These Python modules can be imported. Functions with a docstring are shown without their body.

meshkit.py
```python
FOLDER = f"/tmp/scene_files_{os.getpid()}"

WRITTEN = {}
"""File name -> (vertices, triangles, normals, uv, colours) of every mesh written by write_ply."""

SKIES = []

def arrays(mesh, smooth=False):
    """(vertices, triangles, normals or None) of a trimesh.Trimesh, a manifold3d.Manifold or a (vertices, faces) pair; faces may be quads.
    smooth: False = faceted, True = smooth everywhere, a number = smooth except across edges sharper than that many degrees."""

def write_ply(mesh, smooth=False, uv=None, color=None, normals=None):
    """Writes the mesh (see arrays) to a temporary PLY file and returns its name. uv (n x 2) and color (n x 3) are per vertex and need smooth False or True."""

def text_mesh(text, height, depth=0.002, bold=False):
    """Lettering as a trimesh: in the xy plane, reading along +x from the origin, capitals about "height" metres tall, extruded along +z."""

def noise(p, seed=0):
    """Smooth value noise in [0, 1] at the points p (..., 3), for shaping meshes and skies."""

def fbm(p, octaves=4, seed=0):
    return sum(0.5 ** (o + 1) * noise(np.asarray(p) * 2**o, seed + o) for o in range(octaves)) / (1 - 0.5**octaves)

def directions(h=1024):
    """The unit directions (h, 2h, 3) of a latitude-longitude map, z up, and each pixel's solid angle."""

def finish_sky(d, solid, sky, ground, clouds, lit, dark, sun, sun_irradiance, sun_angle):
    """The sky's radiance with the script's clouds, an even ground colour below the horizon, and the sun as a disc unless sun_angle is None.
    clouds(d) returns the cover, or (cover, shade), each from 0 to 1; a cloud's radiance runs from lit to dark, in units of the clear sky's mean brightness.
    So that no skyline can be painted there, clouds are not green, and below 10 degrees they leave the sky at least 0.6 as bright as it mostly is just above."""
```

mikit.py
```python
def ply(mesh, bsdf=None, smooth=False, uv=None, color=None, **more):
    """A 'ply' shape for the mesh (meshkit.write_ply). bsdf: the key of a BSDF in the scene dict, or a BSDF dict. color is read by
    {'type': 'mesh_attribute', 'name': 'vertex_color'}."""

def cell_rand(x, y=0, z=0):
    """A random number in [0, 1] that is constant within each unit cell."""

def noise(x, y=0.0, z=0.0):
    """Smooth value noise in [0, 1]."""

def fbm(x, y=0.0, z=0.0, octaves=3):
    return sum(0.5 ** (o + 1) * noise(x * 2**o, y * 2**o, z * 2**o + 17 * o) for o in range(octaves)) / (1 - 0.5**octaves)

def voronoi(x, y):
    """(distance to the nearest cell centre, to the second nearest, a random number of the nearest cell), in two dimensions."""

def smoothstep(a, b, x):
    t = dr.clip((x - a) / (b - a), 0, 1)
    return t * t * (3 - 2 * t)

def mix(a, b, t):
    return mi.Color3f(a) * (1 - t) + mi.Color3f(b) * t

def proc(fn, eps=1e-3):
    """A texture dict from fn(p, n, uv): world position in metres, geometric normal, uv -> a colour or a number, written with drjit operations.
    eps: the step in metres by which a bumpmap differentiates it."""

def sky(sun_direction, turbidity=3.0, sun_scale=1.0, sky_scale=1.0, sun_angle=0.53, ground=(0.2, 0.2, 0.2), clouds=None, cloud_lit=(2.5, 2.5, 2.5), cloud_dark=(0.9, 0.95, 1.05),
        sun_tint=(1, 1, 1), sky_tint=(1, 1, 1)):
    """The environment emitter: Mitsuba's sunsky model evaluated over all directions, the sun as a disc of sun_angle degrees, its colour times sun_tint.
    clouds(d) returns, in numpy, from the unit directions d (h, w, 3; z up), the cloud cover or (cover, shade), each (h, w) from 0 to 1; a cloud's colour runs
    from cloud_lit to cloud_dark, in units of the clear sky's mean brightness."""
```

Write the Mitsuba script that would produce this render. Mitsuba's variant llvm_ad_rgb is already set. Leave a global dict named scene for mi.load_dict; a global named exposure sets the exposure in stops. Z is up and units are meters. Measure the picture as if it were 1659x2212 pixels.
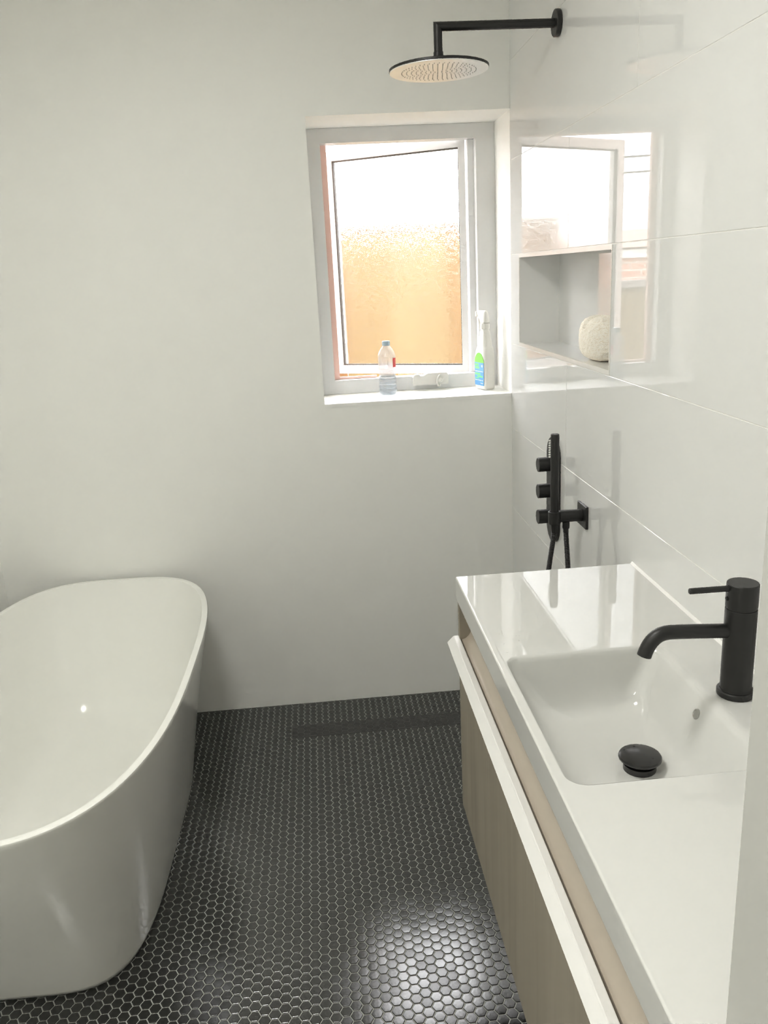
import math, random
import numpy as np, trimesh, manifold3d as m3d
import mitsuba as mi, drjit as dr
import mikit, meshkit
from shapely.geometry import Polygon, box as sbox, Point
from shapely.affinity import rotate as srotate, translate as stranslate
from mikit import noise, fbm, mix, smoothstep

random.seed(7); rng = np.random.default_rng(7)
scene, labels = {}, {}
T = mi.ScalarTransform4f

# ------------------------------------------------------------------ camera
CAM = np.array([-0.69206, -2.95174, 1.60202])
YAW, PITCH, ROLL, FPX = 0.071471, 0.278975, -0.050733, 1803.63
def camera_axes():
    cy, sy, cp, sp, cr, sr = math.cos(YAW), math.sin(YAW), math.cos(PITCH), math.sin(PITCH), math.cos(ROLL), math.sin(ROLL)
    f = np.array([sy*cp, cy*cp, -sp]); r = np.array([cy, -sy, 0.0]); u = np.cross(r, f)
    return cr*r + sr*u, -sr*r + cr*u, f
CR, CU, CF = camera_axes()
scene['camera'] = {'type': 'perspective', 'fov_axis': 'x', 'fov': math.degrees(2*math.atan(829.5/FPX)), 'near_clip': 0.01, 'far_clip': 300.0,
                   'to_world': T().look_at(origin=CAM.tolist(), target=(CAM+CF).tolist(), up=CU.tolist())}

# ------------------------------------------------------------------ light and exposure
exposure = 0.27
SKY, LAMP, HALL_FILL = 41.0, 35.0, 31.0
def cloud_cover(d):
    n = meshkit.fbm(d*np.array([2.2, 2.2, 4.0]), 4, 3)
    return np.full(d.shape[:2], 0.97), np.clip((n-0.35)*0.9, 0, 1)
scene['sky'] = mikit.sky((0.2, -0.6, 0.75), turbidity=4.0, sun_scale=0.0, sky_scale=SKY, ground=(0.25, 0.23, 0.2), clouds=cloud_cover,
                         cloud_lit=(1.75, 1.74, 1.74), cloud_dark=(1.25, 1.27, 1.33))

# ------------------------------------------------------------------ materials
def rgb(*c): return {'type': 'rgb', 'value': list(c)}
def mat(name, d): scene[name] = d; return name
def two(d): return {'type': 'twosided', 'bsdf': d}
def principled(name, color, rough=0.5, **k):
    c = color if isinstance(color, dict) else rgb(*color)
    return mat(name, two({'type': 'principled', 'base_color': c, 'roughness': rough, **k}))
def gloss(name, color, ior=1.5, alpha=None):
    c = color if isinstance(color, dict) else rgb(*color)
    if alpha is None: return mat(name, two({'type': 'plastic', 'diffuse_reflectance': c, 'int_ior': ior, 'nonlinear': False}))
    return mat(name, two({'type': 'roughplastic', 'diffuse_reflectance': c, 'int_ior': ior, 'alpha': alpha, 'nonlinear': False}))

def paint_fn(p, n, uv):
    v = fbm(p.x*3.0+5.0, p.y*3.0, p.z*3.0, 3)
    return mi.Color3f(0.85, 0.852, 0.828)*(0.985+0.03*v)
principled('mat_paint', mikit.proc(paint_fn), 0.5, specular=0.35)
principled('mat_ceiling', (0.87, 0.86, 0.83), 0.8)
gloss('mat_wall_tile', (0.73, 0.732, 0.724), 1.52)
principled('mat_wall_grout', (0.78, 0.77, 0.73), 0.6)
principled('mat_floor_base', (0.40, 0.40, 0.38), 0.85)
gloss('mat_mosaic_0', (0.007, 0.0078, 0.0072), 1.88, 0.032)
gloss('mat_mosaic_1', (0.010, 0.0105, 0.010), 1.8, 0.045)
gloss('mat_mosaic_2', (0.006, 0.006, 0.0065), 1.8, 0.055)
principled('mat_drain', (0.05, 0.05, 0.05), 0.45)
gloss('mat_acrylic', (0.85, 0.852, 0.822), 1.49, 0.02)
gloss('mat_deck', (0.61, 0.61, 0.59), 1.52)
principled('mat_black', (0.010, 0.010, 0.0095), 0.42, specular=0.5)
principled('mat_black_gloss', (0.012, 0.012, 0.012), 0.2, specular=0.6)
principled('mat_nubs', (0.72, 0.72, 0.7), 0.6)
principled('mat_nozzle', (0.27, 0.27, 0.26), 0.6)
principled('mat_face', (0.86, 0.86, 0.845), 0.35, metallic=0.6)
gloss('mat_white_plate', (0.76, 0.75, 0.72), 1.5, 0.08)
def wood_fn(p, n, uv):
    g = fbm(p.y*46.0, p.x*46.0, p.z*2.2, 3)
    s = fbm(p.y*7.0+3.0, p.x*7.0, p.z*1.1, 2)
    return mix(mi.Color3f(0.185, 0.165, 0.130), mi.Color3f(0.275, 0.248, 0.20), dr.clip(0.55*g+0.6*s-0.1, 0, 1))
principled('mat_wood', mikit.proc(wood_fn), 0.45, specular=0.4)
principled('mat_rail', (0.42, 0.37, 0.31), 0.3, specular=0.6, metallic=0.25)
gloss('mat_profile', (0.74, 0.735, 0.72), 1.5, 0.12)
gloss('mat_upvc', (0.78, 0.785, 0.785), 1.5, 0.15)
principled('mat_bounce_tint', (0.80, 0.55, 0.48), 0.5)  # pink bounced light from outdoors, painted in as colour
principled('mat_clad', (0.60, 0.47, 0.42), 0.7)
principled('mat_gasket', (0.09, 0.085, 0.075), 0.6)
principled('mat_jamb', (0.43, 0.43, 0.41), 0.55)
principled('mat_chrome', (0.55, 0.55, 0.53), 0.25, metallic=1.0)
def frost_grain(p, n, uv):
    g = noise(p.x*300.0, p.y*300.0, p.z*300.0)
    return 0.15+0.27*smoothstep(0.25, 0.75, g)
mat('mat_frosted', {'type': 'principledthin', 'base_color': rgb(0.97, 0.97, 0.96), 'roughness': mikit.proc(frost_grain), 'spec_trans': 1.0, 'eta': 1.35})
mat('mat_pet', {'type': 'principledthin', 'base_color': rgb(0.93, 0.94, 0.96), 'spec_trans': 0.80, 'diff_trans': 1.2, 'roughness': 0.06, 'eta': 1.45})
mat('mat_water', {'type': 'dielectric', 'int_ior': 1.33, 'ext_ior': 1.0, 'specular_transmittance': rgb(0.93, 0.97, 0.99)})
principled('mat_cap', (0.46, 0.58, 0.68), 0.4)
principled('mat_red', (0.62, 0.07, 0.07), 0.45)
principled('mat_hdpe', (0.80, 0.795, 0.76), 0.35, specular=0.5)
principled('mat_label_green', (0.20, 0.62, 0.08), 0.4)
principled('mat_label_blue', (0.14, 0.38, 0.70), 0.4)
principled('mat_label_mint', (0.22, 0.72, 0.26), 0.4)
principled('mat_label_white', (0.85, 0.88, 0.92), 0.4)
def sponge_fn(p, n, uv):
    v = noise(p.x*430.0, p.y*430.0, p.z*430.0)
    return mix(mi.Color3f(0.76, 0.69, 0.58), mi.Color3f(0.87, 0.83, 0.75), smoothstep(0.15, 0.6, v))
principled('mat_sponge', mikit.proc(sponge_fn), 0.9)
principled('mat_sealant', (0.83, 0.82, 0.8), 0.25)
def board_fn(base):
    def f(p, n, uv):
        g = fbm(p.x*30.0, p.y*30.0, p.z*1.5, 3)
        return mi.Color3f(*base)*(0.75+0.5*g)
    return f
for i, c in enumerate([(0.205, 0.122, 0.050), (0.222, 0.158, 0.070), (0.195, 0.102, 0.040), (0.238, 0.183, 0.090)]):
    principled('mat_board_%d' % i, mikit.proc(board_fn(c)), 0.8)
principled('mat_board_cap', (0.28, 0.25, 0.24), 0.8)
def brick_fn(p, n, uv):
    r = dr.floor(p.z/0.075); u = p.x/0.23+0.5*(r-2*dr.floor(r*0.5))
    fu, fr = u-dr.floor(u), p.z/0.075-r
    m = dr.maximum(smoothstep(0.04, 0.02, dr.minimum(fu, 1-fu)), smoothstep(0.12, 0.08, dr.minimum(fr, 1-fr)))
    c = mix(mi.Color3f(0.50, 0.24, 0.17), mi.Color3f(0.62, 0.33, 0.24), mikit.cell_rand(dr.floor(u), r))
    return mix(c, mi.Color3f(0.6, 0.54, 0.48), m)
principled('mat_brick', mikit.proc(brick_fn), 0.85)
principled('mat_roof', (0.36, 0.22, 0.18), 0.8)
principled('mat_ground', (0.30, 0.29, 0.26), 0.9)
principled('mat_leaf', (0.09, 0.14, 0.07), 0.8)
principled('mat_bark', (0.16, 0.12, 0.09), 0.9)
principled('mat_wire', (0.05, 0.05, 0.05), 0.7)
mat('mat_droplet', {'type': 'dielectric', 'int_ior': 1.33})

# ------------------------------------------------------------------ mesh helpers
def tm(man):
    m = man.to_mesh(); return trimesh.Trimesh(np.array(m.vert_properties[:, :3]), np.array(m.tri_verts), process=False)
def man(mesh):
    return m3d.Manifold(m3d.Mesh(np.asarray(mesh.vertices, np.float32), np.asarray(mesh.faces, np.uint32)))
def box(x0, x1, y0, y1, z0, z1, c=0.0):
    """a box; c chamfers all its edges"""
    if c <= 0:
        b = trimesh.creation.box((x1-x0, y1-y0, z1-z0)); b.apply_translation(((x0+x1)/2, (y0+y1)/2, (z0+z1)/2)); return b
    pts = []
    for X in (0, 1):
        for Y in (0, 1):
            for Z in (0, 1):
                for k in range(3):
                    o = [c, c, c]; o[k] = 0
                    pts.append(((x0+o[0]) if X == 0 else (x1-o[0]), (y0+o[1]) if Y == 0 else (y1-o[1]), (z0+o[2]) if Z == 0 else (z1-o[2])))
    return trimesh.convex.convex_hull(np.array(pts))
def join(*ms): return trimesh.util.concatenate(list(ms))
def extrude(poly, h): return trimesh.creation.extrude_polygon(poly, h, engine='earcut')
def xz_prism(poly, y0, y1):
    """a polygon in (x, z) swept along y"""
    m = extrude(poly, y1-y0)
    v = m.vertices.copy(); m.vertices = np.column_stack([v[:, 0], y0+v[:, 2], v[:, 1]]); m.invert(); return m
def yz_prism(poly, x0, x1):
    m = extrude(poly, x1-x0)
    v = m.vertices.copy(); m.vertices = np.column_stack([x0+v[:, 2], v[:, 0], v[:, 1]]); return m
def loft(rings, cap=True):
    """rings: list of (n, 3) closed loops, joined in order"""
    n = len(rings[0]); v = np.vstack(rings); f = []
    for k in range(len(rings)-1):
        i = np.arange(n); j = (i+1) % n; a, b = k*n, (k+1)*n
        f += [np.column_stack([a+i, a+j, b+j]), np.column_stack([a+i, b+j, b+i])]
    f = np.vstack(f)
    if cap:
        v = np.vstack([v, rings[0].mean(0), rings[-1].mean(0)]); c0, c1 = len(v)-2, len(v)-1; i = np.arange(n); j = (i+1) % n; e = (len(rings)-1)*n
        f = np.vstack([f, np.column_stack([i*0+c0, j, i]), np.column_stack([i*0+c1, e+i, e+j])])
    m = trimesh.Trimesh(v, f, process=False)
    if cap and m.volume < 0: m.invert()
    return m
def lathe(profile, n=40, center=(0, 0, 0)):
    """profile: (r, z) from bottom to top, closed by caps on the axis"""
    a = np.arange(n)*2*np.pi/n
    m = loft([np.column_stack([max(r, 1e-5)*np.cos(a), max(r, 1e-5)*np.sin(a), np.full(n, z)]) for r, z in profile])
    m.apply_translation(center); return m
def rod(p0, p1, r, n=24, c=0.0):
    p0, p1 = np.array(p0, float), np.array(p1, float); L = np.linalg.norm(p1-p0)
    prof = [(r, 0), (r, L)] if c <= 0 else [(r-c, 0), (r, c), (r, L-c), (r-c, L)]
    m = lathe(prof, n); m.apply_transform(trimesh.geometry.align_vectors([0, 0, 1], (p1-p0)/L)); m.apply_translation(p0); return m
def tube(path, r, n=16):
    p = np.asarray(path, float); t = np.gradient(p, axis=0); t /= np.linalg.norm(t, axis=1, keepdims=True)
    up = np.array([0, 1.0, 0]) if abs(t[0, 1]) < 0.9 else np.array([1.0, 0, 0])
    rr = np.broadcast_to(r, (len(p),)); rings = []; a = np.arange(n)*2*np.pi/n
    for k in range(len(p)):
        u = up-t[k]*(up@t[k]); u /= np.linalg.norm(u); w = np.cross(t[k], u); up = u
        rings.append(p[k]+rr[k]*(np.cos(a)[:, None]*u+np.sin(a)[:, None]*w))
    return loft(rings)
def smooth_path(pts, n=60):
    from scipy.interpolate import CubicSpline
    pts = np.asarray(pts, float); d = np.r_[0, np.cumsum(np.linalg.norm(np.diff(pts, axis=0), axis=1))]
    return CubicSpline(d, pts)(np.linspace(0, d[-1], n))
def moved(m, M):
    m = m.copy(); m.apply_transform(M); return m
def numbered(key):
    if key not in scene and key not in labels: return key
    k = 1
    while '%s_%03d' % (key, k) in scene or '%s_%03d' % (key, k) in labels: k += 1
    return '%s_%03d' % (key, k)
def obj(name, mesh, material, parent=None, smooth=False, label=None, kind=None, **more):
    key = numbered(name if parent is None else parent+'__'+name)
    scene[key] = mikit.ply(mesh, material, smooth, **more)
    if label or kind: labels[key] = {k: v for k, v in (('label', label), ('kind', kind)) if v}
    return key
def thing(name, label, cat, group=None):
    key = numbered(name); labels[key] = {'label': label, 'category': cat}
    if group: labels[key]['group'] = group
    return key
def struct(name, mesh, material, label, smooth=False):
    key = obj(name, mesh, material, smooth=smooth); labels[key] = {'label': label, 'kind': 'structure'}; return key

# ------------------------------------------------------------------ the room
XL, YF, ZC, YH = -1.873, -2.39, 2.56, -3.95          # left wall, inner face of the door wall, ceiling, end of the hall
WL, WS, WT = -0.6714, 1.164, 2.0985                  # window opening in the back wall (reaches the right wall at x = 0)
struct('wall_back', xz_prism(Polygon([(XL-0.15, -0.1), (0.32, -0.1), (0.32, 2.7), (XL-0.15, 2.7)], [[(WL, WS), (0.0, WS), (0.0, WT), (WL, WT)]]), 0.0, 0.27),
       'mat_paint', 'smooth white back wall with the window opening')
struct('wall_left', box(XL-0.15, XL, YH-0.15, 0.0, -0.1, 2.7), 'mat_paint', 'white wall along the far side of the bathtub')
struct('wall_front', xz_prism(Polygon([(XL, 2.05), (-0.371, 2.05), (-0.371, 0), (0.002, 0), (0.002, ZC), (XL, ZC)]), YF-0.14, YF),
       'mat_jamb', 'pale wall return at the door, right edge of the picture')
struct('wall_rear', box(XL, 0.002, YH-0.15, YH, -0.1, 2.7), 'mat_paint', 'white wall at the end of the hall behind the door')
struct('ceiling', box(XL-0.15, 0.32, YH-0.15, 0.27, ZC, ZC+0.14), 'mat_ceiling', 'flat white ceiling')
floor = struct('floor', box(XL-0.15, 0.32, YH-0.15, 0.0, -0.1, 0.0), 'mat_floor_base', 'bathroom floor of black hexagonal mosaic tiles with pale grout')
# right wall: backing with the niche recess, glossy tiles on it
NY0, NY1, NZ0, NZ1, ND = -0.120, -1.006, 1.3418, 1.6385, 0.14
wr = man(box(0.0012, 0.32, YH-0.15, 0.0, -0.1, 2.7)) - man(box(-0.01, ND, NY1, NY0, NZ0, NZ1))
wall_right = struct('wall_right', tm(wr), 'mat_wall_grout', 'right wall of large glossy white tiles with a long recessed niche')
TZ0, TH = 1.9399, 0.3
def wall_tile(y0, y1, z0, z1):
    g = 0.0008
    b = box(0.0, 0.0075, y0+g, y1-g, z0+g, z1-g, 0.0005)
    c = b.centroid; a = rng.normal(0, 0.0006, 2)
    b.apply_transform(trimesh.transformations.rotation_matrix(a[0], [0, 1, 0], c)); b.apply_transform(trimesh.transformations.rotation_matrix(a[1], [0, 0, 1], c))
    obj('tile', b, 'mat_wall_tile', wall_right)
for row in range(-7, 3):
    z0, z1 = TZ0+TH*row, min(TZ0+TH*(row+1), ZC-0.002)
    if z1 < 0.02: continue
    z0 = max(z0, 0.003)
    off = -0.663 if row < 0 else (-1.127 if row % 2 == 0 else -0.663)
    cuts = [0.0]+[off-1.2*k for k in range(0, 3) if off-1.2*k > YF]+[YF]
    if cuts[1] > -0.03: cuts.pop(1)
    if row == -2:
        spans = [(NY0, 0.0), (-1.863, NY1), (YF, -1.863)]
    else: spans = [(cuts[k+1], cuts[k]) for k in range(len(cuts)-1)]
    for a, b in spans: wall_tile(a, b, z0, z1)
t = 0.006                                            # the niche lining
obj('niche_panel', box(ND-t, ND+0.001, NY1+0.001, NY0-0.001, NZ0+0.001, NZ1-0.001), 'mat_wall_tile', wall_right)
obj('niche_panel', box(0.001, ND-t, NY0-t, NY0+0.001, NZ0+t, NZ1-t), 'mat_wall_tile', wall_right)
obj('niche_panel', box(0.001, ND-t, NY1-0.001, NY1+t, NZ0+t, NZ1-t), 'mat_wall_tile', wall_right)
obj('niche_panel', box(0.001, ND-t, NY1, NY0, NZ0-0.001, NZ0+t), 'mat_wall_tile', wall_right)
obj('niche_panel', box(0.001, ND-t, NY1, NY0, NZ1-t, NZ1+0.001), 'mat_wall_tile', wall_right)
e = 0.011                                            # its white edge trim
ring = Polygon([(NY1, NZ0), (NY0, NZ0), (NY0, NZ1), (NY1, NZ1)], [[(NY1+0.004, NZ0+e), (NY0-0.004, NZ0+e), (NY0-0.004, NZ1-e), (NY1+0.004, NZ1-e)]])
obj('niche_trim', yz_prism(ring, -0.0012, 0.006), 'mat_white_plate', wall_right)
# thin trim around the window opening
w = 0.011
ring = Polygon([(WL-w, WS-w), (-0.0005, WS-w), (-0.0005, WS), (WL, WS), (WL, WT), (-0.0005, WT), (-0.0005, WT+w), (WL-w, WT+w)])
struct('trim_1', xz_prism(ring, -0.003, 0.001), 'mat_paint', 'thin white trim around the window opening')

# ------------------------------------------------------------------ window with an outward-opening frosted sash
labels['window_1'] = {'label': 'white casement window with a frosted pane, opened outward', 'kind': 'structure'}
OX0, OX1, OZ0, OZ1 = -0.6245, -0.0685, 1.2155, 2.0495
def frame_ring(x0, x1, z0, z1, a0, a1, b0, b1, y0, y1): return xz_prism(Polygon([(x0, z0), (x1, z0), (x1, z1), (x0, z1)], [[(a0, b0), (a1, b0), (a1, b1), (a0, b1)]]), y0, y1)
fr = join(frame_ring(WL+0.0005, -0.0005, WS+0.0005, WT-0.0005, OX0, OX1, OZ0, OZ1, 0.24, 0.269))
obj('frame', fr, 'mat_upvc', 'window_1')
obj('outer_frame', frame_ring(WL+0.0005, -0.0005, WS+0.0005, WT-0.0005, OX0, OX1, OZ0-0.002, OZ1+0.002, 0.269, 0.312), 'mat_upvc', 'window_1')
obj('stop', box(OX1-0.0225, OX1, 0.285, 0.312, OZ0, OZ1), 'mat_upvc', 'window_1')
obj('bounce_tint_lip', join(box(OX0, OX0+0.021, 0.290, 0.312, OZ0, OZ1), box(OX0+0.021, -0.46, 0.290, 0.312, OZ0-0.001, OZ0+0.0065)), 'mat_bounce_tint', 'window_1', label='inner frame edge coloured salmon pink as bounced light at its open side')  # white frame lip; its salmon colour stands in for pink bounced light
obj('cladding', xz_prism(Polygon([(XL-0.6, -0.3), (0.8, -0.3), (0.8, 2.9), (XL-0.6, 2.9)], [[(WL+0.012, WS+0.012), (-0.012, WS+0.012), (-0.012, WT-0.012), (WL+0.012, WT-0.012)]]), 0.3125, 0.345), 'mat_clad', 'wall_back', label='pale outer face of the wall around the window')
HX, HY = -0.088, 0.312
U = np.array([-0.875, 0.484]); U /= np.linalg.norm(U)       # U along the sash, V outward
V = np.array([0.484, 0.875])/np.linalg.norm([0.484, 0.875])
SM = np.eye(4); SM[:3, 0] = [-U[0], -U[1], 0]; SM[:3, 1] = [V[0], V[1], 0]; SM[:3, 3] = [HX, HY+0.012, 0]
SL, P0, P1, SZ0, SZ1, PZ0, PZ1 = 0.585, 0.026, 0.551, 1.204, 2.066, 1.2385, 2.0305
# local x runs from the hinge (0) to -SL, local y outward
sash = frame_ring(-SL, 0, SZ0, SZ1, -P1, -P0, PZ0, PZ1, -0.018, 0.030)
sash_key = obj('sash', moved(sash, SM), 'mat_upvc', 'window_1')
gp = np.array([[-P1-0.004, 0.004, PZ0-0.004], [-P0+0.004, 0.004, PZ0-0.004], [-P0+0.004, 0.004, PZ1+0.004], [-P1-0.004, 0.004, PZ1+0.004]])
gm = moved(trimesh.Trimesh(gp, [[0, 1, 2], [0, 2, 3]], process=False), SM)
scene[sash_key+'__glass'] = mikit.ply(gm, 'mat_frosted', False, uv=np.array([[0, 0], [1, 0], [1, 1.0], [0, 1]]))
labels[sash_key+'__glass'] = {'label': 'frosted glass pane'}
bead = frame_ring(-P1-0.001, -P0+0.001, PZ0-0.001, PZ1+0.001, -P1+0.004, -P0-0.004, PZ0+0.004, PZ1-0.004, -0.010, 0.003)
obj('gasket', moved(bead, SM), 'mat_gasket', sash_key, label='dark glazing gasket')
# winder on the bottom rail of the frame
wz = 1.183
body = Polygon([(-0.330, wz), (-0.330, wz+0.030), (-0.322, wz+0.040), (-0.306, wz+0.041), (-0.300, wz+0.034), (-0.290, wz+0.034), (-0.272, wz+0.043), (-0.200, wz+0.043), (-0.193, wz+0.034), (-0.193, wz)])
winder = obj('winder', xz_prism(body.buffer(-0.002).buffer(0.002), 0.214, 0.2405), 'mat_white_plate', 'window_1', smooth=35)
hp = smooth_path([(-0.2265, 0.207, 1.2200), (-0.2350, 0.205, 1.2100), (-0.2390, 0.204, 1.1960), (-0.2370, 0.204, 1.1830), (-0.2320, 0.204, 1.1780), (-0.2270, 0.204, 1.1830)], 36)
obj('handle', join(tube(hp, 0.0034, 12), rod((-0.2285, 0.215, 1.200), (-0.2285, 0.204, 1.200), 0.0085, 20, 0.002), rod((-0.2240, 0.203, 1.1925), (-0.2160, 0.203, 1.2065), 0.0032, 14, 0.001)), 'mat_white_plate', winder, smooth=35)

# ------------------------------------------------------------------ floor mosaic
PITCH_H = 0.0266; COL = PITCH_H*math.sqrt(3)/2
def hex_ring(r, z): a = np.arange(6)*np.pi/3; return np.column_stack([r*np.cos(a), r*np.sin(a), np.full(6, z)])
R0 = (0.0239/2)/math.cos(math.pi/6)
HEX = loft([hex_ring(R0, -0.0015), hex_ring(R0, 0.0010), hex_ring(R0*0.975, 0.0016), hex_ring(R0*0.92, 0.0019), hex_ring(R0*0.5, 0.00197)])
HEX = trimesh.Trimesh(HEX.vertices, [f for f in HEX.faces if not (30 in f)], process=False)   # no underside
centres = []
ncol = int(1.9/COL)+2
for i in range(ncol):
    x = -0.012-i*COL
    if x < XL+0.012: break
    for j in range(-1, 100):
        y = -0.0165-(j+0.5*(i % 2))*PITCH_H
        if y < YF+0.012: break
        if y < 0.0118: centres.append((x, y))
centres = np.array(centres)
def px(p):
    d = np.asarray(p, float)-CAM; s = d@CF
    return np.column_stack([829.5+FPX*(d@CR)/s, 1106-FPX*(d@CU)/s]), s
seen = Polygon([(433, 1542), (988, 1499), (1000, 1735), (1128, 2208), (2, 2208), (2, 2168), (225, 2150), (315, 2070), (405, 1790)])
drain_zone = (-0.872, -0.02, -0.247, -0.168)
P2, depth = px(np.column_stack([centres, np.zeros(len(centres))]))
show = [(depth[k], k) for k in range(len(centres)) if seen.contains(Point(P2[k]))]
front = set(k for _, k in sorted(show)[:300])
def placed_hex(k):
    a = rng.normal(0, 0.004, 2)
    M = trimesh.transformations.euler_matrix(a[0], a[1], rng.normal(0, 0.01)); M[:3, 3] = [centres[k, 0], centres[k, 1], rng.normal(0, 0.00008)]
    v = HEX.vertices@M[:3, :3].T+M[:3, 3]; v[:, 1] = np.minimum(v[:, 1], -0.0012); return v   # cut at the wall
HF = np.asarray(HEX.faces); rest = {0: [], 1: [], 2: []}; drain_tiles = []
for k in range(len(centres)):
    v = placed_hex(k); tone = int(rng.choice([0, 0, 1, 2])); x, y = centres[k]
    if drain_zone[0] < x < drain_zone[1] and drain_zone[2] < y < drain_zone[3]: drain_tiles.append(v); continue
    if k in front: obj('tile', trimesh.Trimesh(v, HF, process=False), 'mat_mosaic_%d' % tone, floor)
    else: rest[tone].append(v)
def merged(vs): return trimesh.Trimesh(np.vstack(vs), np.vstack([HF+len(HEX.vertices)*i for i in range(len(vs))]), process=False)
obj('mosaic', merged(rest[0]+rest[1]+rest[2]), 'mat_mosaic_0', floor, kind='stuff', label='black hexagonal mosaic tiles beyond the nearest ones')
# tiled linear shower drain near the back wall
drain = thing('shower_drain', 'dark tiled linear shower drain in the floor below the window', 'shower drain')
dx0, dx1, dy0, dy1 = drain_zone
obj('tray', box(dx0, dx1, dy0, dy1, -0.001, 0.0012), 'mat_drain', drain)
obj('edge', join(box(dx0-0.002, dx1, dy0-0.003, dy0, -0.001, 0.0026), box(dx0-0.002, dx1, dy1, dy1+0.002, -0.001, 0.0022), box(dx0-0.004, dx0, dy0, dy1, -0.001, 0.0026)), 'mat_drain', drain)
obj('tile', merged(drain_tiles), 'mat_mosaic_2', drain, kind='stuff')

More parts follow.
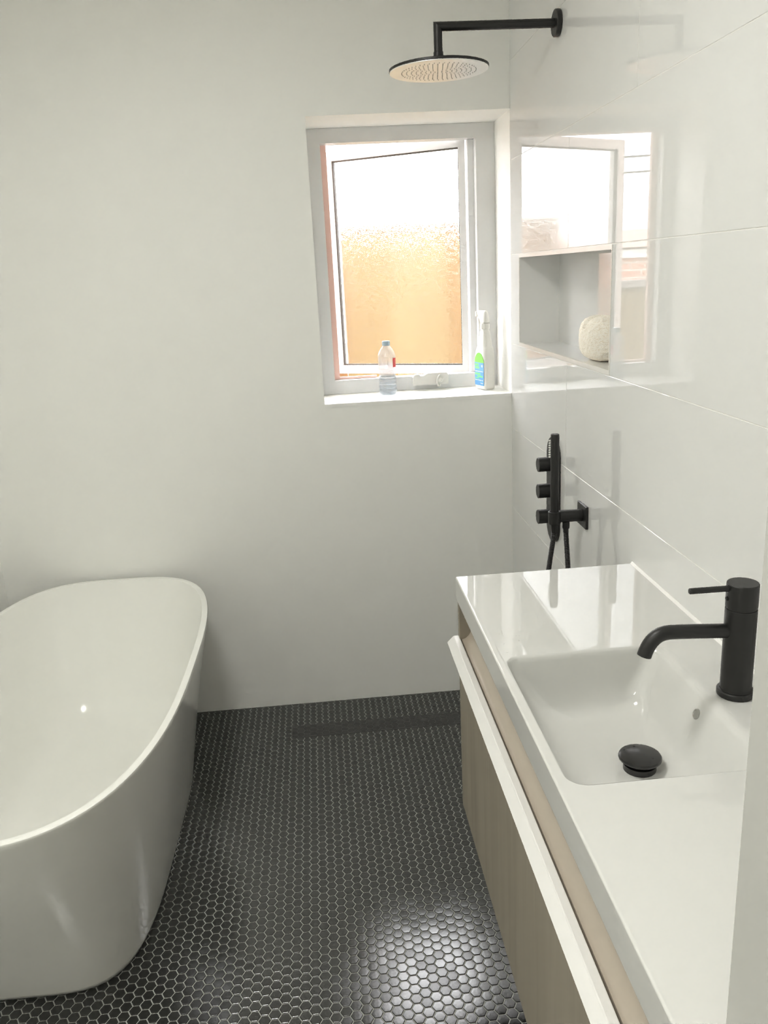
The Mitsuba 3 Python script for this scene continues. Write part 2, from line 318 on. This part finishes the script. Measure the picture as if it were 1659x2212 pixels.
# ------------------------------------------------------------------ bathtub
def superellipse(cx, cy, a, b, n, z, N=144, far=0.0, near=0.0):
    t = np.arange(N)*2*np.pi/N
    c, s = np.cos(t), np.sin(t); n = n+np.where(s > 0, far, near)*np.abs(s); k = (np.abs(c)**n+np.abs(s)**n)**(-1/n)
    return np.column_stack([cx+a*c*k, cy+b*s*k, np.full(N, z)])
TX, TY, TZ = -1.465, -0.778, 0.58
tub = thing('bathtub', 'white oval freestanding bathtub with a thin rim beside the back wall', 'bathtub')
lev = []
for z, a, b, n in [(0.004, 0.245, 0.505, 4.2), (0.0, 0.252, 0.512, 4.2), (0.006, 0.258, 0.527, 4.3), (0.02, 0.262, 0.533, 4.2), (0.10, 0.276, 0.558, 3.9), (0.20, 0.294, 0.590, 3.6), (0.30, 0.312, 0.632, 3.35), (0.40, 0.332, 0.676, 3.15), (0.50, 0.354, 0.718, 3.0), (0.562, 0.369, 0.746, 2.9),
                   (0.574, 0.3715, 0.7515, 2.9), (0.579, 0.3700, 0.7500, 2.9), (0.5805, 0.3665, 0.7465, 2.9), (0.5805, 0.3560, 0.7355, 2.9), (0.579, 0.3525, 0.7320, 2.9), (0.573, 0.3505, 0.7300, 2.9),
                   (0.54, 0.344, 0.716, 2.9), (0.45, 0.322, 0.672, 3.0), (0.33, 0.290, 0.605, 3.1), (0.22, 0.255, 0.535, 3.2), (0.16, 0.225, 0.480, 3.2), (0.13, 0.19, 0.42, 3.1), (0.12, 0.14, 0.34, 2.9), (0.117, 0.05, 0.12, 2.4)]:
    lev.append(superellipse(TX, TY, a+0.006, b+0.004, n, z, far=0.5, near=-0.15))
TR = trimesh.transformations.rotation_matrix(math.radians(-1.0), [0, 0, 1], [TX, TY, 0])
obj('shell', moved(loft(lev), TR), 'mat_acrylic', tub, smooth=35)
obj('drain', lathe([(0.026, 0), (0.03, 0.002), (0.03, 0.006), (0.026, 0.009), (0.001, 0.0095)], 32, (TX, TY, 0.1165)), 'mat_chrome', tub, smooth=35)

# ------------------------------------------------------------------ vanity cabinet
VX, VY0, VY1, VZ = -0.411, -2.384, -1.1865, 0.9313
cab = thing('vanity_cabinet', 'wall-hung taupe woodgrain vanity cabinet under the white basin top', 'cabinet')
CX, CY0, CY1, CZ0, CZ1 = -0.408, -2.380, -1.190, 0.335, 0.8755
obj('side_panel', box(CX, -0.003, CY1-0.018, CY1, CZ0, CZ1, 0.0008), 'mat_wood', cab)
obj('side_panel', box(CX, -0.003, CY0, CY0+0.018, CZ0, CZ1, 0.0008), 'mat_wood', cab)
obj('bottom_panel', box(CX+0.02, -0.003, CY0+0.018, CY1-0.018, CZ0, CZ0+0.018), 'mat_wood', cab)
obj('back_panel', box(-0.021, -0.003, CY0+0.018, CY1-0.018, CZ0+0.018, CZ1), 'mat_wood', cab)
drawer = obj('drawer_front', box(CX, CX+0.019, CY0+0.0182, CY1-0.0182, CZ0+0.002, 0.771, 0.0008), 'mat_wood', cab)
prof = Polygon([(-0.408, 0.769), (-0.4325, 0.769), (-0.4345, 0.7715), (-0.4205, 0.7862), (-0.4185, 0.7870), (-0.4075, 0.7870), (-0.4065, 0.786), (-0.4065, 0.769)])
obj('handle_profile', xz_prism(prof, CY0, CY1), 'mat_profile', drawer, label='white chamfered handle strip along the drawer top')
aa = np.linspace(0, np.pi/2, 14)
cv = [(-0.4032+0.0227*np.sin(t), 0.7855+0.030*(1-np.cos(t))) for t in aa]
rail = Polygon([(-0.4032, 0.772)]+cv+[(-0.3805, CZ1), (-0.3765, CZ1), (-0.3765, 0.772)])
obj('finger_rail', xz_prism(rail, CY0+0.0182, CY1-0.0182), 'mat_rail', cab, smooth=30, label='curved finger recess above the drawer')

# ------------------------------------------------------------------ basin top
BX0, BX1, BY0, BY1 = -0.392, -0.112, -2.000, -1.612
basin = thing('washbasin', 'glossy white vanity top with a moulded rectangular basin', 'washbasin')
def rrect(x0, x1, y0, y1, r, z, n=10):
    p = []
    for cx, cy, a0 in ((x1-r, y1-r, 0), (x0+r, y1-r, 90), (x0+r, y0+r, 180), (x1-r, y0+r, 270)):
        for k in range(n): t = math.radians(a0+90*k/(n-1)); p.append((cx+r*math.cos(t), cy+r*math.sin(t), z))
    return np.array(p)
def inset(front, back, side, r, dz): return rrect(BX0+front, BX1-back, BY0+side, BY1-side, r, VZ+dz)
bowl = loft([inset(-0.0045, -0.016, -0.006, 0.032, 0.002), inset(-0.0045, -0.016, -0.006, 0.032, 0.0), inset(-0.002, -0.008, -0.0028, 0.029, -0.0012), inset(0.0, 0.0, 0.0, 0.026, -0.0045), inset(0.0016, 0.006, 0.003, 0.026, -0.012), inset(0.009, 0.016, 0.008, 0.028, -0.035),
             inset(0.0225, 0.027, 0.014, 0.032, -0.060), inset(0.036, 0.036, 0.022, 0.038, -0.088), inset(0.056, 0.050, 0.036, 0.045, -0.103), inset(0.080, 0.066, 0.058, 0.05, -0.1105), inset(0.11, 0.085, 0.10, 0.035, -0.1145), inset(0.148, 0.102, 0.16, 0.008, -0.1155)])
def rounded_box(x0, x1, y0, y1, z0, z1, r, seg=16):
    s = [m3d.Manifold.sphere(r, seg).translate((x, y, z)) for x in (x0+r, x1-r) for y in (y0+r, y1-r) for z in (z0+r, z1-r)]
    return m3d.Manifold.batch_hull(s)
top = rounded_box(VX, -0.0015, VY0, VY1, VZ-0.0555, VZ, 0.0035)
under = man(box(BX0+0.0168, BX1-0.004, BY0+0.01, BY1-0.01, VZ-0.128, VZ-0.02, 0.012))
deck = (top+under)-man(bowl)
obj('top', tm(deck), 'mat_deck', basin, smooth=32)
obj('sealant', xz_prism(Polygon([(-0.0002, VZ-0.002), (-0.0052, VZ-0.002), (-0.0052, VZ+0.0006), (-0.0016, VZ+0.005), (-0.0002, VZ+0.005)]), VY0+0.003, VY1-0.004), 'mat_sealant', basin)
ov = lathe([(0.0105, -0.004), (0.0112, 0.0), (0.0108, 0.0016), (0.0085, 0.0020), (0.0075, 0.0006), (0.001, 0.0003)], 28)
ov.apply_scale(0.78); Mo = trimesh.geometry.align_vectors([0, 0, 1], [-0.92, 0, 0.39]); ov.apply_transform(Mo); ov.apply_translation((-0.1272, -1.803, 0.9010))
obj('overflow', ov, 'mat_chrome', basin, smooth=35, label='small round metal overflow ring')
cap = lathe([(0.026, 0.0), (0.026, 0.010), (0.017, 0.011), (0.017, 0.017), (0.031, 0.0175), (0.0335, 0.0195), (0.034, 0.022), (0.0325, 0.0248), (0.026, 0.0268), (0.014, 0.0280), (0.001, 0.0284)], 48, (-0.2195, -1.810, VZ-0.1157))
obj('drain_plug', cap, 'mat_black_gloss', basin, smooth=35, label='black pop-up drain plug')
dv = []
for k in range(9):
    a, r = rng.uniform(0, 6.28), rng.uniform(0.004, 0.027); s = rng.uniform(0.0012, 0.0026)
    d = trimesh.creation.icosphere(2, s); d.vertices[:, 2] *= 0.45; d.apply_translation((-0.2195+r*math.cos(a), -1.810+r*math.sin(a), VZ-0.1157+0.0266)); dv.append(d)
for k in range(26):
    x, y = (-0.375+rng.uniform(-0.012, 0.03), -1.54+rng.uniform(-0.06, 0.06)) if k < 20 else (rng.uniform(-0.36, -0.1), rng.uniform(-1.57, -1.25)); s = rng.uniform(0.0006, 0.0014)
    d = trimesh.creation.icosphere(2, s); d.vertices[:, 2] *= 0.5; d.apply_translation((x, y, VZ+0.0002)); dv.append(d)
key = obj('water_droplets', join(*dv), 'mat_droplet', smooth=True); labels[key] = {'label': 'scattered water droplets on the white basin top and the black plug', 'category': 'water droplets', 'kind': 'stuff'}

# ------------------------------------------------------------------ basin tap
tap = thing('basin_tap', 'matt black single-lever tap standing behind the basin', 'tap')
tx, ty = -0.0655, -1.804
obj('body', lathe([(0.0270, 0), (0.0285, 0.0015), (0.0285, 0.0085), (0.0272, 0.0105), (0.0245, 0.0112), (0.0238, 0.0125), (0.0238, 0.146), (0.0232, 0.1475)], 56, (tx, ty, VZ)), 'mat_black', tap, smooth=30)
obj('lever_cap', lathe([(0.0222, 0.1475), (0.0222, 0.1505), (0.0238, 0.1512), (0.0238, 0.1875), (0.0228, 0.1890), (0.001, 0.1892)], 56, (tx, ty, VZ)), 'mat_black', tap, smooth=30)
obj('lever', rod((tx-0.015, ty, VZ+0.1812), (-0.1505, ty, VZ+0.1815), 0.0047, 20, 0.0012), 'mat_black', tap, smooth=30)
obj('set_screw', rod((tx-0.020, ty, VZ+0.165), (tx-0.0262, ty, VZ+0.165), 0.0035, 14, 0.001), 'mat_black', tap, smooth=30)
sp = [(tx-0.016, ty, VZ+0.1105), (tx-0.06, ty, VZ+0.1135), (tx-0.105, ty, VZ+0.1160), (tx-0.120, ty, VZ+0.1155), (tx-0.132, ty, VZ+0.111), (tx-0.1415, ty, VZ+0.102), (tx-0.147, ty, VZ+0.0925), (tx-0.1515, ty, VZ+0.080)]
obj('spout', tube(smooth_path(sp, 60), 0.0112, 28), 'mat_black', tap, smooth=35)

# ------------------------------------------------------------------ rain shower
arm = thing('rain_shower', 'matt black wall arm with a round rain shower head', 'shower head')
ay, az, ex = -0.565, 2.203, -0.3195
obj('wall_flange', rod((-0.0005, ay, az), (-0.014, ay, az), 0.0325, 48, 0.0015), 'mat_black', arm, smooth=30)
q2 = math.sqrt(0.5); off2 = (ex+az)*q2                # mitred elbow
horiz = man(rod((-0.012, ay, az), (ex-0.03, ay, az), 0.0110, 40)).trim_by_plane((q2, 0, q2), off2)
vert = man(rod((ex, ay, az+0.03), (ex, ay, 2.142), 0.0110, 40)).trim_by_plane((-q2, 0, -q2), -off2)
obj('arm', join(tm(horiz), tm(vert)), 'mat_black', arm, smooth=25)
obj('ball_joint', lathe([(0.0105, 2.112), (0.0090, 2.118), (0.0122, 2.122), (0.0128, 2.124), (0.0128, 2.143), (0.0118, 2.145)], 36, (ex, ay, 0)), 'mat_black', arm, smooth=30)
hz = 2.0985
head = obj('head', lathe([(0.1285, hz+0.0015), (0.1300, hz+0.003), (0.1300, hz+0.008), (0.126, hz+0.0095), (0.03, hz+0.0115), (0.014, hz+0.0150), (0.0105, hz+0.0165)], 96, (ex, ay, 0)), 'mat_black', arm, smooth=30)
obj('face_plate', lathe([(0.1282, hz-0.0002), (0.1290, hz+0.0006), (0.1290, hz+0.0024)], 96, (ex, ay, 0)), 'mat_face', head, smooth=30, label='polished pale face plate')
noz = []
for ring_i in range(1, 9):
    r = 0.0125*ring_i-0.003; cnt = max(4, int(round(2*math.pi*r/0.0128)))
    for k in range(cnt):
        a = 2*math.pi*(k+0.37*ring_i)/cnt; c = rod((ex+r*math.cos(a), ay+r*math.sin(a), hz), (ex+r*math.cos(a), ay+r*math.sin(a), hz-0.0018), 0.0012, 8); noz.append(c)
obj('nozzles', join(*noz), 'mat_nozzle', head, kind='stuff', label='rings of small grey nozzles')

# ------------------------------------------------------------------ three-knob mixer on the wall
mixer = thing('shower_mixer', 'matt black three-knob shower mixer plate on the tiled wall', 'shower mixer')
my, mz, mw, mh = -0.559, 0.9465, 0.059, 0.162
pl = Polygon([(my-mw, mz-mh+mw), (my+mw, mz-mh+mw), (my+mw, mz+mh-mw), (my-mw, mz+mh-mw)]).union(Point(my, mz-mh+mw).buffer(mw, 24)).union(Point(my, mz+mh-mw).buffer(mw, 24))
pin = pl.buffer(-0.001)
obj('plate', join(yz_prism(pl, -0.009, -0.0002), yz_prism(pin, -0.010, -0.009)), 'mat_black', mixer, smooth=25)
for kz in (1.0275, 0.946, 0.8655):
    obj('knob', rod((-0.009, my, kz), (-0.0535, my, kz), 0.0215, 44, 0.0012), 'mat_black', mixer, smooth=30)

# ------------------------------------------------------------------ hand shower and its wall outlet
hs_y, hs_z = -0.838, 0.9475
outlet = thing('shower_outlet', 'matt black square wall outlet with a round holder arm', 'shower holder')
obj('wall_plate', box(-0.0075, -0.0002, hs_y-0.037, hs_y+0.037, hs_z-0.031, hs_z+0.031, 0.0012), 'mat_black', outlet)
obj('arm', rod((-0.007, hs_y, hs_z), (-0.0700, hs_y, hs_z+0.001), 0.0165, 36, 0.0015), 'mat_black', outlet, smooth=30)
hx, hyy = -0.0830, hs_y-0.004
cr_ = man(lathe([(0.0150, -0.0175), (0.0168, -0.016), (0.0168, 0.016), (0.0150, 0.0175)], 40, (hx, hyy, hs_z)))-m3d.Manifold.cylinder(0.06, 0.0119, 0.0119, 40).translate((hx, hyy, hs_z-0.03))
obj('cradle', tm(cr_), 'mat_black', outlet, smooth=30)
obj('hose_nut', join(rod((-0.050, hs_y, hs_z-0.014), (-0.050, hs_y, hs_z-0.034), 0.0098, 24, 0.001), rod((-0.050, hs_y, hs_z-0.034), (-0.050, hs_y, hs_z-0.046), 0.0072, 24)), 'mat_black', outlet, smooth=30)
hand = thing('hand_shower', 'slim matt black stick hand shower upright in its holder', 'hand shower')
obj('stick', lathe([(0.0075, 0.905), (0.0095, 0.925), (0.0105, 0.935), (0.0112, 1.0), (0.0114, 1.168), (0.0108, 1.1745), (0.001, 1.1758)], 36, (hx, hyy, 0)), 'mat_black', hand, smooth=30)
nb = [rod((hx-0.0085, hyy+0.0055, 1.156-0.0062*k), (hx-0.0142, hyy+0.0095, 1.156-0.0062*k), 0.0019, 8, 0.0004) for k in range(8)]
nb += [rod((hx-0.0050, hyy+0.0090, 1.156-0.0062*k), (hx-0.0095, hyy+0.0145, 1.156-0.0062*k), 0.0019, 8, 0.0004) for k in range(8)]
obj('nozzles', join(*nb), 'mat_nubs', hand, kind='stuff', label='column of pale spray nubs')
hose_path = smooth_path([(hx, hyy, 0.915), (hx-0.006, hyy+0.002, 0.86), (hx-0.0135, hyy+0.004, 0.80), (hx-0.016, hyy+0.006, 0.70), (hx-0.008, hyy+0.004, 0.56), (-0.070, hs_y, 0.46), (-0.054, hs_y, 0.47), (-0.042, hs_y, 0.56), (-0.041, hs_y, 0.72), (-0.0455, hs_y, 0.84), (-0.050, hs_y, 0.90)], 420)
rr = 0.0066+0.0010*(1-2*(np.arange(420) % 2))
obj('hose', tube(hose_path, rr, 14), 'mat_black', hand, smooth=25, label='ribbed black hose')

# ------------------------------------------------------------------ things on the sill and in the niche
bx, by, bz = -0.4315, 0.150, WS+0.0002
def bottle_profile():
    p = [(0.020, 0.0), (0.026, 0.001), (0.0305, 0.006), (0.0325, 0.014)]
    z = 0.016
    for k in range(4): p += [(0.0328, z), (0.0328, z+0.006), (0.0308, z+0.0085), (0.0308, z+0.0105), (0.0328, z+0.013)]; z += 0.013
    p += [(0.0302, 0.072), (0.0295, 0.075), (0.0302, 0.078), (0.0326, 0.082), (0.0308, 0.086), (0.0326, 0.090), (0.0308, 0.094), (0.0318, 0.097), (0.0320, 0.100), (0.0320, 0.134), (0.0328, 0.138), (0.0328, 0.142), (0.0318, 0.148), (0.0285, 0.157), (0.0230, 0.167), (0.0170, 0.175), (0.0135, 0.179), (0.0130, 0.182)]
    return p
bot = thing('water_bottle', 'clear plastic water bottle with pale blue cap on the sill', 'bottle')
obj('bottle_body', lathe(bottle_profile(), 56, (bx, by, bz)), 'mat_pet', bot, smooth=40)
obj('cap', lathe([(0.0135, 0.1800), (0.0146, 0.1806), (0.0146, 0.1955), (0.0135, 0.1970)], 36, (bx, by, bz)), 'mat_cap', bot, smooth=30)
wat = [(r-0.0012, z+0.0012) for r, z in bottle_profile() if z < 0.074]
obj('water', lathe(wat, 56, (bx, by, bz)), 'mat_water', bot, smooth=40, label='water in the lower part')
ang = np.linspace(math.radians(-88), math.radians(-52), 9)
lab = loft([np.vstack([np.column_stack([bx+r*np.cos(aa_), by+r*np.sin(aa_), np.full(9, bz+z)]) for aa_, r in ((ang+0.62, 0.0323), (ang[::-1]+0.62, 0.0328))]) for z in (0.103, 0.136)])
obj('label_scrap', lab, 'mat_red', bot, label='red scrap of label')

spray = thing('spray_bottle', 'white trigger spray bottle with green and blue label at the sill corner', 'spray bottle')
S0 = np.array([-0.0665, 0.146, WS+0.0002]); sa = math.atan2(0.956, -0.292)      # long axis of its section
def sec(hl, hw, n, z, off=0.0, N=64):
    r = superellipse(off, 0, hl, hw, n, z, N); c, s = math.cos(sa), math.sin(sa)
    return np.column_stack([S0[0]+c*r[:, 0]-s*r[:, 1], S0[1]+s*r[:, 0]+c*r[:, 1], S0[2]+r[:, 2]])
prof_s = [(0.036, 0.018, 4, 0.0, 0), (0.0405, 0.0225, 4.5, 0.003, 0), (0.042, 0.0235, 5, 0.010, 0), (0.042, 0.0235, 5, 0.09, 0), (0.0418, 0.0232, 5, 0.125, 0), (0.0395, 0.0225, 4.5, 0.142, -0.001), (0.034, 0.0212, 4, 0.155, -0.003)]
for k in range(25):
    z = 0.158+k*0.0022; prof_s.append((0.0295-0.0004*k+0.0016*math.sin(k*0.9), 0.0205-0.00022*k, 3.2, z, -0.005-0.0000*k+0.0016*math.sin(k*0.9)))
prof_s += [(0.0165, 0.0145, 2.2, 0.216, -0.005), (0.0150, 0.0135, 2, 0.221, -0.005)]
obj('bottle_body', loft([sec(a, b, n, z, o) for a, b, n, z, o in prof_s]), 'mat_hdpe', spray, smooth=50)
obj('collar', loft([sec(0.0172, 0.0172, 2, 0.2215, -0.005), sec(0.0178, 0.0178, 2, 0.2235, -0.005), sec(0.0170, 0.0170, 2, 0.2415, -0.005), sec(0.0155, 0.0155, 2, 0.2425, -0.005)]), 'mat_hdpe', spray, smooth=40)
obj('trigger_head', join(loft([sec(0.0185, 0.0125, 3, 0.243, -0.006), sec(0.0215, 0.0135, 3, 0.248, -0.004), sec(0.027, 0.0125, 3.2, 0.262, 0.004), sec(0.033, 0.0110, 3.2, 0.276, 0.012), sec(0.032, 0.0090, 3.0, 0.284, 0.014), sec(0.026, 0.005, 2.6, 0.2875, 0.014)])), 'mat_hdpe', spray, smooth=45)
nzl = loft([sec(0.008, 0.0085, 2.5, 0.264, 0.050), sec(0.0085, 0.009, 2.5, 0.266, 0.050), sec(0.0085, 0.009, 2.5, 0.281, 0.050), sec(0.008, 0.0085, 2.5, 0.283, 0.050)])
obj('nozzle', nzl, 'mat_hdpe', spray, smooth=40)
trig = loft([sec(0.004, 0.006, 2.6, 0.268, 0.036), sec(0.004, 0.0062, 2.6, 0.250, 0.036), sec(0.0038, 0.006, 2.6, 0.232, 0.031), sec(0.0035, 0.0055, 2.6, 0.220, 0.034)])
obj('trigger', trig, 'mat_hdpe', spray, smooth=40)
# printed label on the broad face that looks left, towards -x
fx = np.array([-math.sin(sa), math.cos(sa)]); 
if fx[0] > 0: fx = -fx
lx = np.array([math.cos(sa), math.sin(sa)])
def on_label(poly, depth, key, material, parent, label=None):
    m = extrude(poly, 0.0003); v = m.vertices; d = 0.0236+depth+v[:, 2]
    m.vertices = np.column_stack([S0[0]+lx[0]*v[:, 0]+fx[0]*d, S0[1]+lx[1]*v[:, 0]+fx[1]*d, S0[2]+v[:, 1]]); m.fix_normals()
    return obj(key, m, material, parent, label=label)
flip = -1.0
arch = Polygon([(-0.034, 0.100)]+[(-0.034*math.cos(t), 0.100+0.036*math.sin(t)) for t in np.linspace(0, np.pi, 30)]+[(0.034, 0.100)])
lk = on_label(Polygon([(-0.034, 0.016), (0.034, 0.016), (0.034, 0.100), (-0.034, 0.100)]), 0.0, 'label', 'mat_label_blue', spray, 'blue printed label with green lettering')
on_label(arch, 0.0, 'label', 'mat_label_green', spray, 'green arched top of the label')
def strip(x0, x1, z0, z1): return sbox(x0, z0, x1, z1).buffer(-0.0008).buffer(0.0008)
mint = [strip(0.004, 0.032, 0.088, 0.096), strip(0.000, 0.030, 0.077, 0.086), strip(-0.008, 0.032, 0.054, 0.062), strip(-0.026, 0.016, 0.046, 0.052), strip(0.004, 0.030, 0.040, 0.044)]
for s_ in mint: on_label(s_, 0.0003, 'lettering', 'mat_label_mint', lk)
for s_ in [strip(-0.030, 0.032, 0.0665, 0.0685), strip(-0.030, 0.032, 0.034, 0.036), strip(-0.028, -0.008, 0.023, 0.0255), Point(-0.022, 0.088).buffer(0.0045)]: on_label(s_, 0.0003, 'lettering', 'mat_label_white', lk)

sg = trimesh.creation.icosphere(5, 1.0); v = sg.vertices.copy()
k = (np.abs(v[:, 0])**3+np.abs(v[:, 1])**3+np.abs(v[:, 2])**3)**(-1/3); v *= k[:, None]
v *= np.array([0.052, 0.092, 0.059]); v *= (1+0.05*(meshkit.noise(v*22, 1)-0.5)+0.035*(meshkit.noise(v*160, 2)-0.5))[:, None]
v[:, 2] -= 0.010*np.exp(-((v[:, 1]-0.01)/0.012)**2)*(v[:, 2] > 0.03)
sg.vertices = v; sg.apply_translation((0.074, -0.742, NZ0+t+0.0585))
key = obj('bath_sponge', sg, 'mat_sponge', smooth=True); labels[key] = {'label': 'round beige bath sponge sitting in the wall niche', 'category': 'sponge'}

# ------------------------------------------------------------------ ceiling lamp (above the picture) and added fill lamp in the hall
def ceiling_light(x, y, r, power, label):
    lamp = thing('ceiling_light', label, 'ceiling light')
    obj('frame', lathe([(r+0.007, -0.035), (r+0.017, -0.030), (r+0.017, -0.0005)], 64, (x, y, ZC)), 'mat_white_plate', lamp, smooth=30)
    dk = trimesh.creation.cylinder(r, 0.004, sections=64); dk.apply_translation((x, y, ZC-0.0385))
    obj('diffuser', dk, 'mat_white_plate', lamp, emitter={'type': 'area', 'radiance': rgb(power, power*0.99, power*0.93)}, label='glowing diffuser')
ceiling_light(-1.12, -1.70, 0.20, LAMP, 'round white ceiling light over the bathroom floor')
ceiling_light(-1.40, -2.84, 0.20, HALL_FILL, 'added round fill light on the hall ceiling behind the camera')  # unseen lamp added to fill the faces turned towards the camera

# ------------------------------------------------------------------ outside the window
struct('ground', box(-14, 14, 0.28, 40, -0.5, -0.3), 'mat_ground', 'yard outside the window')
struct('added_eaves', box(XL-0.6, 0.8, 0.35, 0.58, 2.50, 2.62), 'mat_upvc', 'added white soffit slab outside above the window, shading it from high sky')  # unseen slab added to keep high sky light off the sash
fence = thing('timber_fence', 'orange timber board fence outside the frosted window', 'fence')
FY = 2.15
x = -3.6; i = 0
while x < 2.9:
    wb = 0.31; tall = 1.86 if x > -0.86 else 1.44
    obj('board', box(x, x+wb-0.003, FY, FY+0.022, -0.3, tall, 0.002), 'mat_board_%d' % [0, 1, 3, 1, 2, 0, 3, 1, 2, 2, 1, 3][i % 12], fence); x += wb; i += 1
obj('capping', box(-3.62, -0.87, FY-0.03, FY+0.05, 1.4405, 1.485, 0.004), 'mat_board_cap', fence, label='dark grey capping of the low section')
obj('capping', box(-0.865, 2.92, FY-0.03, FY+0.05, 1.8605, 1.895, 0.004), 'mat_board_1', fence)
house = thing('brick_house', 'distant brick house beyond the fence', 'house')
obj('wall', box(-7.5, -1.2, 5.6, 9.0, -0.3, 1.72), 'mat_brick', house)
obj('parapet', box(-7.6, -1.1, 5.54, 5.70, 1.62, 1.70), 'mat_nubs', house)
obj('roof', yz_prism(Polygon([(5.5, 1.72), (9.1, 1.72), (7.3, 1.95)]), -7.6, -1.1), 'mat_roof', house)
for k, (X, Y, Z, s) in enumerate([(-6.6, 13.5, 1.25, 0.85), (-4.5, 15.5, 1.1, 0.85)]):
    tr = thing('garden_tree', ['taller rounded tree beyond the brick house', 'lower rounded tree beyond the brick house'][k], 'tree')
    cr = trimesh.creation.icosphere(4, 1.0); vv = cr.vertices*(1+0.7*(meshkit.fbm(cr.vertices*3.1+k*9, 4, k)-0.5))[:, None]; cr.vertices = vv*np.array([s*1.3, s, s*0.8]); cr.apply_translation((X, Y, Z))
    obj('crown', cr, 'mat_leaf', tr); obj('trunk', rod((X, Y, -0.3), (X, Y, Z), 0.12, 12), 'mat_bark', tr, smooth=True)
for k, (z0, z1) in enumerate([(3.40, 3.05), (3.20, 2.85)]):
    pts = [(-9+s*9, 9.0, z0+(z1-z0)*s-0.25*4*s*(1-s)) for s in np.linspace(0, 1, 24)]
    key = obj('power_line', tube(pts, 0.014, 6), 'mat_wire'); labels[key] = {'label': ['upper overhead power line beyond the fence', 'lower overhead power line beyond the fence'][k], 'category': 'power line'}
